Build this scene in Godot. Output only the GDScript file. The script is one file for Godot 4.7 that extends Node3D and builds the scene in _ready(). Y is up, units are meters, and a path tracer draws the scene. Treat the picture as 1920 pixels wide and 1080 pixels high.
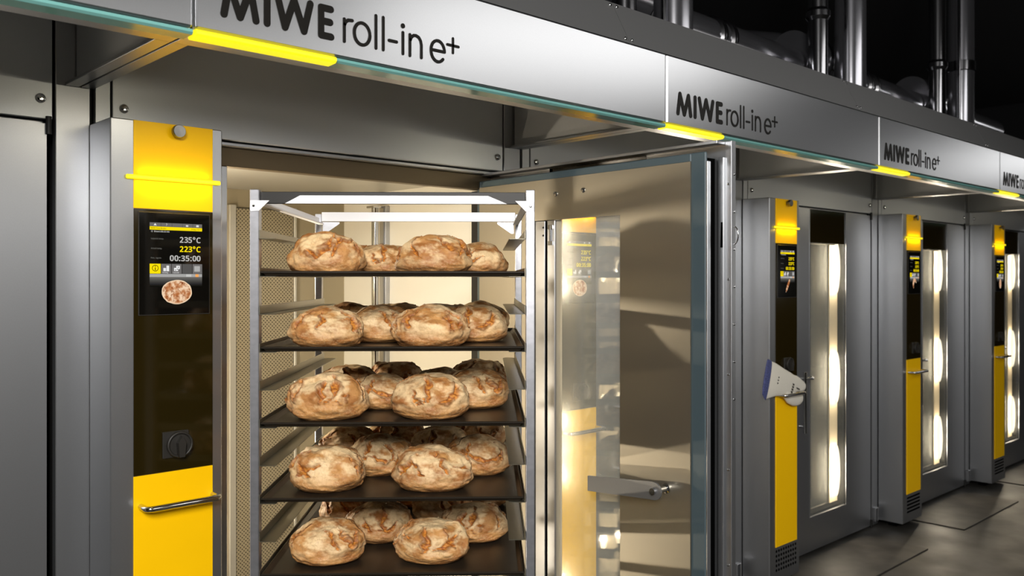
extends Node3D

# Bakery hall: a row of steel rack ovens, one standing open with a rack of loaves rolled out of it.
const EYE := 1.70          # height of the camera; heights inside the ovens are given relative to it
const PITCH := 1.7192      # distance from one oven to the next
const YAW := 43.33
const F_PIX := 1640.8      # focal length in pixels of a 1920 x 1080 picture
const OFF := Vector3(-1.68, EYE, 2.9)   # from an oven's base to the origin its parts are drawn in

var M := {}
var used := {}
var rng := RandomNumberGenerator.new()


# ---------------------------------------------------------------- mesh builder
class MB:
	var v := PackedVector3Array()
	var n := PackedVector3Array()
	var c := PackedColorArray()
	var i := PackedInt32Array()
	var colored := false
	var tint := Color.WHITE

	func tri(a: Vector3, b: Vector3, d: Vector3, na: Vector3, nb: Vector3, nd: Vector3) -> void:
		var k := v.size()
		v.append(a); v.append(b); v.append(d)
		n.append(na); n.append(nb); n.append(nd)
		if colored:
			c.append(tint); c.append(tint); c.append(tint)
		if (b - a).cross(d - a).dot(na + nb + nd) > 0.0:
			i.append(k); i.append(k + 2); i.append(k + 1)
		else:
			i.append(k); i.append(k + 1); i.append(k + 2)

	func face(p: Array, nn: Vector3) -> void:     # a convex flat polygon
		for k in range(1, p.size() - 1):
			tri(p[0], p[k], p[k + 1], nn, nn, nn)

	func quad(a: Vector3, b: Vector3, d: Vector3, e: Vector3, nn: Vector3) -> void:
		face([a, b, d, e], nn)

	func box(lo: Vector3, hi: Vector3, bev := 0.0, t := Transform3D()) -> void:
		var s := (hi - lo) * 0.5
		var m := (hi + lo) * 0.5
		var b := minf(bev, minf(s.x, minf(s.y, s.z)) * 0.9)
		for ax in 3:
			var u := (ax + 1) % 3
			var w := (ax + 2) % 3
			for sg in [-1.0, 1.0]:
				var nn := Vector3(); nn[ax] = sg
				var p := []
				for q in [[-1, -1], [1, -1], [1, 1], [-1, 1]]:
					var r := Vector3()
					r[ax] = s[ax] * sg
					r[u] = (s[u] - b) * q[0]
					r[w] = (s[w] - b) * q[1]
					p.append(t * (m + r))
				face(p, (t.basis * nn).normalized())
		if b <= 0.0:
			return
		for ax in 3:
			var u := (ax + 1) % 3
			var w := (ax + 2) % 3
			for su in [-1.0, 1.0]:
				for sw in [-1.0, 1.0]:
					var nn := Vector3(); nn[u] = su; nn[w] = sw
					var p := []
					for q in [[-1, 0], [1, 0], [1, 1], [-1, 1]]:
						var r := Vector3()
						r[ax] = (s[ax] - b) * q[0]
						r[u] = (s[u] if q[1] == 0 else s[u] - b) * su
						r[w] = (s[w] - b if q[1] == 0 else s[w]) * sw
						p.append(t * (m + r))
					face(p, (t.basis * nn).normalized())
		for sx in [-1.0, 1.0]:
			for sy in [-1.0, 1.0]:
				for sz in [-1.0, 1.0]:
					var sg := Vector3(sx, sy, sz)
					var p := []
					for k in 3:
						var r := s - Vector3(b, b, b)
						r[k] = s[k]
						p.append(t * (m + r * sg))
					face(p, (t.basis * sg).normalized())

	# sweep a profile (points across x = side, y = up) from start to end along an axis; smooth tube
	func tube(path: Array, r: Variant, seg := 12, caps := true) -> void:
		var rings := []
		var nrm := []
		var side := Vector3.ZERO
		for k in path.size():
			var a: Vector3 = path[maxi(k - 1, 0)]
			var b: Vector3 = path[mini(k + 1, path.size() - 1)]
			var d := (b - a).normalized()
			if side == Vector3.ZERO:
				side = d.cross(Vector3.UP if absf(d.y) < 0.9 else Vector3.RIGHT).normalized()
			side = (side - d * side.dot(d)).normalized()
			var up := side.cross(d)
			var rad: float = r[k] if r is Array else r
			var ring := []
			var rn := []
			for j in seg:
				var w := TAU * j / seg
				var o := side * cos(w) + up * sin(w)
				ring.append(path[k] + o * rad)
				rn.append(o)
			rings.append(ring); nrm.append(rn)
		for k in path.size() - 1:
			for j in seg:
				var l := (j + 1) % seg
				tri(rings[k][j], rings[k][l], rings[k + 1][l], nrm[k][j], nrm[k][l], nrm[k + 1][l])
				tri(rings[k][j], rings[k + 1][l], rings[k + 1][j], nrm[k][j], nrm[k + 1][l], nrm[k + 1][j])
		if caps:
			var d0: Vector3 = (path[0] - path[1]).normalized()
			var d1: Vector3 = (path[-1] - path[-2]).normalized()
			face(rings[0], d0); face(rings[-1], d1)

	# turned shape: profile of [radius, height] along axis from origin o
	func lathe(prof: Array, o: Vector3, ax: Vector3, seg := 20) -> void:
		var side := ax.cross(Vector3.UP if absf(ax.y) < 0.9 else Vector3.RIGHT).normalized()
		var up := side.cross(ax)
		for k in prof.size() - 1:
			var r0: float = prof[k][0]
			var r1: float = prof[k + 1][0]
			var h0: float = prof[k][1]
			var h1: float = prof[k + 1][1]
			var sl := Vector2(h1 - h0, -(r1 - r0)).normalized()   # outward slope for a profile that runs along the axis
			for j in seg:
				var w0 := TAU * j / seg
				var w1 := TAU * (j + 1) / seg
				var e0 := side * cos(w0) + up * sin(w0)
				var e1 := side * cos(w1) + up * sin(w1)
				var n0 := (e0 * sl.x + ax * sl.y).normalized()
				var n1 := (e1 * sl.x + ax * sl.y).normalized()
				var a := o + e0 * r0 + ax * h0
				var b := o + e1 * r0 + ax * h0
				var d := o + e1 * r1 + ax * h1
				var e := o + e0 * r1 + ax * h1
				if r0 > 1e-6:
					tri(a, b, d, n0, n1, n1)
				if r1 > 1e-6:
					tri(a, d, e, n0, n1, n0)

	# flat outline (x, y) pushed from z0 to z1
	func prism(poly: PackedVector2Array, z0: float, z1: float, t := Transform3D()) -> void:
		var tris := Geometry2D.triangulate_polygon(poly)
		for sg in [[z0, -1.0], [z1, 1.0]]:
			var nn := (t.basis * Vector3(0, 0, sg[1] if z1 > z0 else -sg[1])).normalized()
			for k in range(0, tris.size(), 3):
				var p := []
				for m in 3:
					var q := poly[tris[k + m]]
					p.append(t * Vector3(q.x, q.y, sg[0]))
				tri(p[0], p[1], p[2], nn, nn, nn)
		var cw := Geometry2D.is_polygon_clockwise(poly)
		for k in poly.size():
			var a := poly[k]
			var b := poly[(k + 1) % poly.size()]
			var e := b - a
			var o := Vector2(e.y, -e.x).normalized() * (-1.0 if cw else 1.0)
			var nn := (t.basis * Vector3(o.x, o.y, 0)).normalized()
			quad(t * Vector3(a.x, a.y, z0), t * Vector3(b.x, b.y, z0), t * Vector3(b.x, b.y, z1), t * Vector3(a.x, a.y, z1), nn)

	# a pen stroke with round ends, lying in the plane z = z0 .. z1
	func stroke(pts: Array, w: float, z0: float, z1: float, seg := 14) -> void:
		for k in pts.size():
			z1 += 0.00002       # no two pieces of a stroke share a plane
			var p: Vector2 = pts[k]
			var disc := PackedVector2Array()
			for j in seg:
				disc.append(p + Vector2.from_angle(TAU * j / seg) * w * 0.5)
			prism(disc, z0, z1)
			if k + 1 < pts.size():
				var q: Vector2 = pts[k + 1]
				var o := (q - p).orthogonal().normalized() * w * 0.5
				prism(PackedVector2Array([p - o, q - o, q + o, p + o]), z0, z1 + 0.00001)

	func mesh() -> ArrayMesh:
		var a := []
		a.resize(Mesh.ARRAY_MAX)
		a[Mesh.ARRAY_VERTEX] = v
		a[Mesh.ARRAY_NORMAL] = n
		if colored:
			a[Mesh.ARRAY_COLOR] = c
		a[Mesh.ARRAY_INDEX] = i
		var am := ArrayMesh.new()
		am.add_surface_from_arrays(Mesh.PRIMITIVE_TRIANGLES, a)
		return am


# ---------------------------------------------------------------- naming helpers
func numbered(called: String) -> String:
	if not used.has(called):
		used[called] = 0
		return called
	used[called] += 1
	return "%s_%03d" % [called, used[called]]


func tag(o: Node3D, label: String, category: String, group := "") -> Node3D:
	o.set_meta("label", label)
	o.set_meta("category", category)
	if group:
		o.set_meta("group", group)
	return o


func thing(called: String, label: String, category: String, at := Vector3.ZERO, turn := 0.0, group := "") -> Node3D:
	var o := Node3D.new()
	o.name = numbered(called)
	add_child(o)
	o.position = at
	o.rotation.y = turn
	return tag(o, label, category, group)


func part(called: String, b: MB, m: Material, parent: Node3D, at := Vector3.ZERO) -> MeshInstance3D:
	var o := MeshInstance3D.new()
	o.name = called
	o.mesh = b.mesh()
	o.material_override = m
	o.position = at
	o.cast_shadow = GeometryInstance3D.SHADOW_CASTING_SETTING_ON
	parent.add_child(o, true)
	return o


func struct(called: String, b: MB, m: Material) -> MeshInstance3D:
	var o := part(called, b, m, self)
	o.set_meta("kind", "structure")
	return o


func box1(lo: Vector3, hi: Vector3, bev := 0.0) -> MB:
	var b := MB.new()
	b.box(lo, hi, bev)
	return b


func V(x: float, y: float, z: float) -> Vector3:
	return Vector3(x, y, z)


# ---------------------------------------------------------------- materials
func noise_tex(freq: float, lo: float, hi: float, size := 256, octaves := 4, kind := FastNoiseLite.TYPE_SIMPLEX_SMOOTH, sd := 1) -> NoiseTexture2D:
	var f := FastNoiseLite.new()
	f.noise_type = kind
	f.frequency = freq
	f.fractal_octaves = octaves
	f.seed = sd
	var t := NoiseTexture2D.new()
	t.width = size
	t.height = size
	t.seamless = true
	t.noise = f
	var g := Gradient.new()
	g.set_color(0, Color(lo, lo, lo))
	g.set_color(1, Color(hi, hi, hi))
	t.color_ramp = g
	return t


func mat(called: String, col: Color, rough: float, metal := 0.0) -> StandardMaterial3D:
	var m := StandardMaterial3D.new()
	m.resource_name = called
	m.albedo_color = col
	m.roughness = rough
	m.metallic = metal
	M[called] = m
	return m


func glow(called: String, col: Color, energy: float) -> StandardMaterial3D:
	var m := mat(called, Color(col.r * 0.5, col.g * 0.5, col.b * 0.5), 0.4)
	m.emission_enabled = true
	m.emission = col
	m.emission_energy_multiplier = energy
	return m


func tri_planar(m: StandardMaterial3D, scale: Vector3) -> void:
	m.uv1_triplanar = true
	m.uv1_world_triplanar = true
	m.uv1_scale = scale


func materials() -> void:
	var speck := noise_tex(0.16, 0.95, 1.0, 512, 4, FastNoiseLite.TYPE_SIMPLEX_SMOOTH, 3)
	var stain := noise_tex(0.30, 0.97, 1.0, 512, 4, FastNoiseLite.TYPE_SIMPLEX_SMOOTH, 5)
	for d in [["header_steel", Color(0.77, 0.78, 0.79), 0.42, 0.66], ["fascia_steel", Color(0.735, 0.74, 0.75), 0.31, 0.97], ["steel", Color(0.665, 0.67, 0.68), 0.38, 0.94], ["warm_steel", Color(0.72, 0.71, 0.675), 0.44, 0.7], ["lit_side_sheet", Color(0.90, 0.885, 0.84), 0.5, 0.25], ["dark_steel", Color(0.16, 0.155, 0.15), 0.5, 0.6], ["cover_steel", Color(0.50, 0.50, 0.50), 0.55, 0.7]]:
		var m := mat(d[0], d[1], d[2], d[3])
		m.roughness_texture = speck
		m.albedo_texture = stain
		tri_planar(m, V(2.6, 1.3, 2.6))
	var al := mat("aluminium", Color(0.73, 0.73, 0.75), 0.36, 0.9)
	al.roughness_texture = speck
	al.albedo_texture = noise_tex(0.05, 0.86, 1.0, 256, 5, FastNoiseLite.TYPE_SIMPLEX_SMOOTH, 9)
	tri_planar(al, V(3, 3, 3))
	mat("lit_white_sheet", Color(0.96, 0.96, 0.97), 0.5, 0.0)  # white colour stands in for light reflected off the rack beams
	mat("bronze_steel", Color(0.40, 0.35, 0.27), 0.5, 0.8)
	mat("outlet_sheet", Color(0.60, 0.56, 0.47), 0.5, 0.6)
	mat("knob_steel", Color(0.50, 0.50, 0.50), 0.36, 1.0)
	mat("plate_steel", Color(0.64, 0.615, 0.56), 0.48, 0.96)
	mat("duct_steel", Color(0.60, 0.60, 0.62), 0.19, 0.92)
	mat("runner_steel", Color(0.56, 0.54, 0.48), 0.36, 0.95)
	mat("chrome", Color(0.80, 0.80, 0.80), 0.12, 1.0)
	mat("pipe_steel", Color(0.55, 0.55, 0.56), 0.16, 1.0)
	mat("black", Color(0.02, 0.02, 0.02), 0.8).metallic_specular = 0.1
	mat("shaded_chamber", Color(0.085, 0.08, 0.065), 0.7).metallic_specular = 0.2  # chamber walls darkened in colour, in place of shade inside closed ovens
	mat("letter_black", Color(0.06, 0.05, 0.035), 0.5).metallic_specular = 0.3
	mat("gasket_grey", Color(0.25, 0.31, 0.335), 0.5)
	var y := mat("yellow_glass", Color(1.0, 0.78, 0.03), 0.35)
	y.metallic_specular = 0.25
	mat("black_glass", Color(0.135, 0.105, 0.025), 0.1)
	mat("screen_black", Color(0.05, 0.045, 0.035), 0.08)
	mat("switch_grey", Color(0.14, 0.13, 0.115), 0.5)
	var tg := mat("teal_glass", Color(0.42, 0.62, 0.60), 0.15)
	tg.metallic_specular = 0.6
	glow("lit_yellow", Color(1.0, 0.92, 0.10), 1.05)
	glow("lamp_warm", Color(1.0, 0.92, 0.76), 16.0)
	glow("lamp_soft", Color(1.0, 0.95, 0.84), 1.7)
	glow("panel_white", Color(1.0, 0.98, 0.95), 1.2)
	mat("reflector", Color(0.80, 0.745, 0.63), 0.5)
	var pane := mat("pane", Color(0.9, 0.9, 0.85, 0.08), 0.02)
	pane.transparency = BaseMaterial3D.TRANSPARENCY_ALPHA
	pane.cull_mode = BaseMaterial3D.CULL_DISABLED
	mat("tray_black", Color(0.165, 0.14, 0.11), 0.38, 0.25)
	var fl := mat("floor_concrete", Color(0.25, 0.242, 0.228), 0.58)
	fl.metallic_specular = 0.3
	fl.albedo_texture = noise_tex(0.008, 0.62, 1.0, 512, 6, FastNoiseLite.TYPE_SIMPLEX_SMOOTH, 21)
	fl.roughness_texture = noise_tex(0.02, 0.75, 1.0, 256, 4, FastNoiseLite.TYPE_SIMPLEX_SMOOTH, 22)
	tri_planar(fl, V(0.5, 0.5, 0.5))
	var fp := mat("floor_plate_steel", Color(0.27, 0.26, 0.245), 0.55, 0.0)
	fp.metallic_specular = 0.3
	fp.albedo_texture = fl.albedo_texture
	tri_planar(fp, V(0.9, 0.9, 0.9))
	mat("hall_dark", Color(0.10, 0.10, 0.11), 0.9)
	mat("hall_grey", Color(0.13, 0.13, 0.13), 0.9)
	var cr := mat("crust", Color(1, 1, 1), 0.62)
	cr.vertex_color_use_as_albedo = true
	cr.heightmap_enabled = true
	cr.heightmap_texture = noise_tex(0.035, 0.0, 1.0, 512, 5, FastNoiseLite.TYPE_SIMPLEX_SMOOTH, 31)
	cr.heightmap_scale = 0.10
	var net := FastNoiseLite.new()          # fine net of hairline cracks in the floured skin
	net.noise_type = FastNoiseLite.TYPE_CELLULAR
	net.cellular_return_type = FastNoiseLite.RETURN_DISTANCE2_SUB
	net.frequency = 0.035
	net.fractal_octaves = 2
	net.domain_warp_enabled = true
	net.domain_warp_amplitude = 22.0
	net.domain_warp_frequency = 0.02
	net.seed = 35
	var nt := NoiseTexture2D.new()
	nt.width = 512
	nt.height = 512
	nt.seamless = true
	nt.noise = net
	var ng := Gradient.new()
	ng.set_color(0, Color(0.80, 0.76, 0.72))
	ng.set_color(1, Color(1, 1, 1))
	ng.add_point(0.10, Color(0.94, 0.93, 0.91))
	ng.add_point(0.20, Color(0.97, 0.97, 0.96))
	nt.color_ramp = ng
	cr.albedo_texture = nt
	cr.uv1_triplanar = true
	cr.uv1_scale = V(5, 5, 5)
	var cl := mat("mitt_cloth", Color(0.84, 0.82, 0.77), 0.95)
	cl.heightmap_enabled = true
	cl.heightmap_texture = noise_tex(0.12, 0.0, 1.0, 128, 3, FastNoiseLite.TYPE_SIMPLEX_SMOOTH, 41)
	cl.heightmap_scale = 0.10
	cl.uv1_triplanar = true
	cl.uv1_scale = V(8, 8, 8)
	var bl := mat("mitt_blue", Color(0.46, 0.50, 0.78), 0.95)
	bl.albedo_texture = noise_tex(0.16, 0.15, 1.0, 128, 3, FastNoiseLite.TYPE_SIMPLEX_SMOOTH, 42)
	bl.uv1_triplanar = true
	bl.uv1_scale = V(9, 9, 9)
	var ui := mat("screen_picture", Color(1, 1, 1), 1.0)
	ui.shading_mode = BaseMaterial3D.SHADING_MODE_UNSHADED
	ui.vertex_color_use_as_albedo = true


# ---------------------------------------------------------------- lights
func area_light(called: String, at: Vector3, towards: Vector3, size: Vector2, energy: float, col := Color.WHITE, parent: Node3D = self) -> AreaLight3D:
	var l := AreaLight3D.new()
	l.name = called
	l.area_size = size
	l.light_energy = energy
	l.light_color = col
	l.shadow_enabled = true
	parent.add_child(l, true)
	var up := Vector3.UP if absf((towards - at).normalized().y) < 0.95 else Vector3.FORWARD
	if parent == self:
		l.look_at_from_position(at, towards, up)
	else:
		l.position = at
		l.basis = Basis.looking_at(towards - at, up)
	l.set("area_range", 30.0)
	l.set("area_attenuation", 2.0)
	return l


func omni(called: String, at: Vector3, energy: float, col: Color, parent: Node3D, size := 0.015) -> void:
	var l := OmniLight3D.new()
	l.name = called
	l.light_energy = energy
	l.light_color = col
	l.light_size = size
	l.omni_range = 12.0
	l.omni_attenuation = 2.0
	l.shadow_enabled = true
	l.position = at
	parent.add_child(l, true)


func unseen_lamp(label: String, at: Vector3, towards: Vector3, size: Vector2, energy: float, col := Color.WHITE) -> void:
	var o := thing("unseen_lamp_panel", label, "light", at)
	o.basis = Basis.looking_at(towards - at, Vector3.UP if absf((towards - at).normalized().y) < 0.95 else Vector3.FORWARD)
	var b := MB.new()
	b.box(V(-size.x / 2 - 0.04, -size.y / 2 - 0.04, 0.02), V(size.x / 2 + 0.04, size.y / 2 + 0.04, 0.10), 0.01)
	part("lamp_housing", b, M.dark_steel, o)
	part("lamp_diffuser", box1(V(-size.x / 2, -size.y / 2, 0.0), V(size.x / 2, size.y / 2, 0.02)), M.panel_white, o)
	area_light("lamp_light", V(0, 0, -0.01), V(0, 0, -1), size, energy, col, o)


# ================================================================ scene
func _ready() -> void:
	rng.seed = 7
	# camera
	var cam := Camera3D.new()
	cam.name = "camera"
	cam.position = V(0, EYE, 0)
	cam.rotation.y = deg_to_rad(-YAW)
	cam.near = 0.05
	cam.far = 60.0
	cam.projection = Camera3D.PROJECTION_FRUSTUM
	cam.keep_aspect = Camera3D.KEEP_HEIGHT
	cam.size = 0.05 * 1080.0 / F_PIX
	cam.frustum_offset = Vector2(0, -0.05 * 16.5 / F_PIX)
	var attr := CameraAttributesPhysical.new()
	attr.frustum_focal_length = 35.0
	attr.frustum_focus_distance = 2.75
	attr.frustum_near = 0.05
	attr.frustum_far = 60.0
	attr.exposure_aperture = 5.0
	cam.attributes = attr
	cam.projection = Camera3D.PROJECTION_FRUSTUM
	add_child(cam)
	cam.current = true
	# air and exposure
	var env := Environment.new()
	env.background_mode = Environment.BG_COLOR
	env.background_color = Color(0.01, 0.01, 0.012)
	env.tonemap_mode = Environment.TONE_MAPPER_LINEAR
	env.tonemap_exposure = 1.0
	env.sdfgi_enabled = true
	env.ssao_enabled = true
	env.ssil_enabled = true
	var we := WorldEnvironment.new()
	we.name = "surroundings"
	we.environment = env
	add_child(we)
	materials()
	# large unseen lamps above or behind the camera, placed to light rack and ovens
	unseen_lamp("unseen white lamp panel behind the camera, placed to light the bread rack", V(-1.2, 3.12, 1.4), V(1.5, 1.35, -2.0), Vector2(1.2, 1.3), 27.0, Color(1, 0.99, 0.975))
	unseen_lamp("added fill lamp panel on the aisle side, aimed at the middle ovens", V(2.9, 2.55, 1.7), V(4.6, 1.0, -2.5), Vector2(1.4, 0.6), 1.3, Color(1, 0.99, 0.975))  # added fill for the yellow panels and headers
	unseen_lamp("unseen white lamp panel over the aisle, placed to light the near steel fascias", V(4.6, 3.45, 0.6), V(3.2, 2.0, -2.2), Vector2(2.8, 0.6), 1.35)
	unseen_lamp("unseen white lamp panel over the far aisle end, placed to light the fascias there", V(14.2, 3.45, 0.6), V(11.5, 2.0, -2.2), Vector2(1.5, 0.5), 1.2)
	unseen_lamp("unseen white lamp panel at the front wall, placed to light the open oven column", V(2.1, 2.85, 3.25), V(2.1, 2.6, 0.0), Vector2(2.6, 0.8), 0.5)
	unseen_lamp("unseen long lamp band along the front wall, placed to light the far ovens", V(9.5, 1.75, 3.25), V(9.5, 1.7, 0.0), Vector2(9.0, 0.7), 0.7)

	hall()
	for n in range(-1, 5):
		oven(n)
	for n in 5:
		cover(n)
	pipes()
	rack()
	mitt()


# ---------------------------------------------------------------- the hall
func hall() -> void:
	var x0 := -3.4; var x1 := 16.0; var z0 := -5.6; var z1 := 3.4; var h := 4.6
	var fl := struct("floor", box1(V(x0 - 0.2, -0.2, z0 - 0.2), V(x1 + 0.2, 0.0, z1 + 0.2)), M.floor_concrete)
	struct("ceiling", box1(V(x0 - 0.2, h, z0 - 0.2), V(x1 + 0.2, h + 0.2, z1 + 0.2)), M.hall_dark)
	struct("wall_back", box1(V(x0 - 0.2, 0, z0 - 0.2), V(x1 + 0.2, h, z0)), M.hall_dark)
	struct("wall_front", box1(V(x0 - 0.2, 0, z1), V(x1 + 0.2, h, z1 + 0.2)), M.hall_grey)
	struct("wall_left", box1(V(x0 - 0.2, 0, z0), V(x0, h, z1)), M.hall_grey)
	struct("wall_right", box1(V(x1, 0, z0), V(x1 + 0.2, h, z1)), M.hall_dark)
	for n in range(-1, 5):      # thin ramp plates let into the floor before each oven
		var b := MB.new()
		b.box(V(1.13 + n * PITCH, 0.0, -2.62), V(2.24 + n * PITCH, 0.007, -2.205), 0.004)
		part("floor_plate", b, M.floor_plate_steel, fl)


# ---------------------------------------------------------------- one oven
func oven(n: int) -> void:
	var label: String = ["", "closed steel oven cut off by the left edge, only its door edge and hood showing", "open steel oven with the bread rack rolled out and its door swung wide",
		"steel oven half hidden behind the open door, its yellow panel showing through the glass", "closed steel oven with the white mitt hanging on its column handle", "closed steel oven right of the one with the mitt, all its glass strip in view", "last closed steel oven at the right edge of the row"][n + 2]
	var o := thing("rack_oven", label, "oven", V(n * PITCH + 1.68, 0, -2.9), 0.0, "row of steel rack ovens")
	hood(o, n)
	front(o, n)
	column(o, n)
	chamber(o, n)
	door(o, n)


func hood(o: Node3D, n: int) -> void:
	var L := 0.8165 + 0.003
	var R := 0.8165 + PITCH - 0.003
	# fascia with bright bevelled left edge
	var fas := part("fascia_panel", box1(V(L, 0.5555, -1.905), V(R, 0.8007, -1.887), 0.005), M.fascia_steel, o, OFF)
	lettering(fas)
	# teal glass edge under the fascia, its left third lit yellow
	var g := MB.new()
	var prof := PackedVector2Array([Vector2(-1.890, 0.5525), Vector2(-1.888, 0.5455), Vector2(-1.893, 0.5405), Vector2(-1.940, 0.5400), Vector2(-1.944, 0.543), Vector2(-1.944, 0.5525)])
	extrude_x(g, prof, 1.179, R)
	part("glass_edge", g, M.teal_glass, o, OFF)
	var s := MB.new()
	var prof2 := PackedVector2Array([Vector2(-1.888, 0.5535), Vector2(-1.884, 0.549), Vector2(-1.884, 0.543), Vector2(-1.890, 0.5385), Vector2(-1.924, 0.5365), Vector2(-1.929, 0.540), Vector2(-1.929, 0.5535)])
	extrude_x(s, prof2, L, 1.178)
	var led := part("lit_yellow_bar", s, M.lit_yellow, o, OFF)
	area_light("bar_glow", V((L + 1.178) / 2, 0.5425, -1.932), V((L + 1.178) / 2, 0.546, -2.02), Vector2(0.34, 0.007), 0.05, Color(1, 0.96, 0.86), led)  # whiter than the bar, placed to brighten the hood frame behind it
	# frame on the underside, open in the middle
	var f := MB.new()
	f.box(V(L, 0.5477, -2.012), V(R, 0.556, -1.9445), 0.001)
	f.box(V(L, 0.5477, -1.9445), V(1.178, 0.556, -1.930), 0.001)
	f.box(V(L, 0.5477, -2.662), V(L + 0.036, 0.556, -2.012), 0.001)
	f.box(V(R - 0.036, 0.5477, -2.662), V(R, 0.556, -2.012), 0.001)
	part("hood_frame", f, M.steel, o, OFF)
	# inner lining of the hood
	var li := MB.new()
	li.box(V(L, 0.556, -2.662), V(L + 0.006, 0.795, -1.906))
	li.box(V(R - 0.006, 0.556, -2.662), V(R, 0.795, -1.906))
	li.box(V(L, 0.795, -2.70), V(R, 0.80, -1.906))
	part("hood_lining", li, M.header_steel, o, OFF)


# sloping sheet over the row; its joints do not line up with the ovens below
func cover(n: int) -> void:
	var A := 0.62
	var o := thing("hood_cover", ["sloping steel cover above the open oven's sign", "sloping steel cover above the second sign and the half hidden oven", "sloping steel cover between the middle and right upright pipes", "sloping steel cover right of the right upright pipe", "sloping steel cover at the far end of the row"][n], "cover", V(n * PITCH + 1.48, EYE + 0.803, -2.9), 0.0, "sloping covers over the ovens")
	var off := V(-1.48, -0.803, 2.9)
	var c := MB.new()
	extrude_x(c, PackedVector2Array([Vector2(-1.892, 0.803), Vector2(-1.975, 0.962), Vector2(-4.0, 0.962), Vector2(-4.0, 0.803)]), A + 0.002, A + PITCH - 0.002)
	part("cover_sheet", c, M.cover_steel, o, off)
	for q in [[-0.018, 0.015], [0.018, 0.015], [-0.018, 0.145], [0.018, 0.145]]:
		var b := MB.new()
		var r := 0.006
		b.lathe([[r, 0.0], [r, r * 0.25], [r * 0.8, r * 0.6], [r * 0.45, r * 0.75], [0.0, r * 0.78]], V(A + (q[0] if q[0] > 0 else PITCH + q[0]), 0.803 + q[1], -1.892 - 0.522 * q[1] + 0.001), V(0, 0.46, 0.89), 14)
		part("screw", b, M.chrome, o, off)


func extrude_x(b: MB, prof: PackedVector2Array, x0: float, x1: float) -> void:   # profile of (z, y) run along x
	var t := Transform3D(Basis(V(0, 0, 1), V(0, 1, 0), V(1, 0, 0)), Vector3.ZERO)
	b.prism(prof, x0, x1, t)


func screw(at: Vector3, dir: Vector3, r: float, parent: Node3D, called := "screw", m: Material = null) -> void:
	var b := MB.new()
	b.lathe([[r, 0.0], [r, r * 0.25], [r * 0.8, r * 0.6], [r * 0.45, r * 0.75], [0.0, r * 0.78]], at, dir.normalized(), 14)
	part(called, b, m if m else M.chrome, parent)


func lettering(parent: Node3D) -> void:
	var z0 := -1.8875
	var z1 := -1.8855
	var b := MB.new()
	for s in [[[0.884, 0.600], [0.8965, 0.670], [0.923, 0.600], [0.9485, 0.670], [0.962, 0.600]], [[0.990, 0.670], [0.990, 0.600]], [[1.017, 0.670], [1.0367, 0.600], [1.0608, 0.670], [1.0875, 0.600], [1.1047, 0.670]],
			[[1.162, 0.6685], [1.1345, 0.6685], [1.1345, 0.6005], [1.163, 0.6005]], [[1.1345, 0.636], [1.160, 0.636]]]:
		var p := []
		for q in s:
			p.append(Vector2(q[0], q[1]))
		b.stroke(p, 0.0178, z0, z1)
	part("lettering", b, M.letter_black, parent)
	var t := MB.new()
	var w := 0.0086
	t.stroke([Vector2(1.201, 0.653), Vector2(1.201, 0.597)], w, z0, z1)
	t.stroke([Vector2(1.201, 0.637), Vector2(1.205, 0.6465), Vector2(1.2125, 0.6525), Vector2(1.2245, 0.6535)], w, z0, z1)
	t.stroke(arc(Vector2(1.254, 0.6255), 0.0237, 0.028, 0, 360), w, z0, z1, 10)
	t.stroke([Vector2(1.2962, 0.681), Vector2(1.2962, 0.597)], w, z0, z1)
	t.stroke([Vector2(1.319, 0.681), Vector2(1.319, 0.597)], w, z0, z1)
	t.stroke([Vector2(1.3375, 0.625), Vector2(1.3615, 0.625)], w, z0, z1)
	t.stroke([Vector2(1.382, 0.654), Vector2(1.382, 0.598)], w, z0, z1)
	t.stroke([Vector2(1.382, 0.6718), Vector2(1.382, 0.6716)], w * 1.55, z0, z1)
	t.stroke([Vector2(1.405, 0.653), Vector2(1.405, 0.597)], w, z0, z1)
	t.stroke([Vector2(1.405, 0.636), Vector2(1.4095, 0.6465), Vector2(1.417, 0.653), Vector2(1.4255, 0.654), Vector2(1.4345, 0.651), Vector2(1.4405, 0.643), Vector2(1.4432, 0.632), Vector2(1.4432, 0.598)], w, z0, z1)
	var e := [Vector2(1.4775, 0.6265)]
	e.append_array(arc(Vector2(1.500, 0.6255), 0.0238, 0.029, 3, 318))
	t.stroke(e, w, z0, z1, 10)
	t.stroke([Vector2(1.5535, 0.6705), Vector2(1.5535, 0.6305)], w * 0.9, z0, z1)
	t.stroke([Vector2(1.5335, 0.6505), Vector2(1.5735, 0.6505)], w * 0.9, z0, z1)
	part("lettering", t, M.letter_black, parent)


func arc(c: Vector2, rx: float, ry: float, a0: float, a1: float) -> Array:
	var p := []
	var k := int(absf(a1 - a0) / 15.0) + 1
	for j in k + 1:
		var a := deg_to_rad(lerpf(a0, a1, float(j) / k))
		p.append(c + Vector2(cos(a) * rx, sin(a) * ry))
	return p


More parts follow.
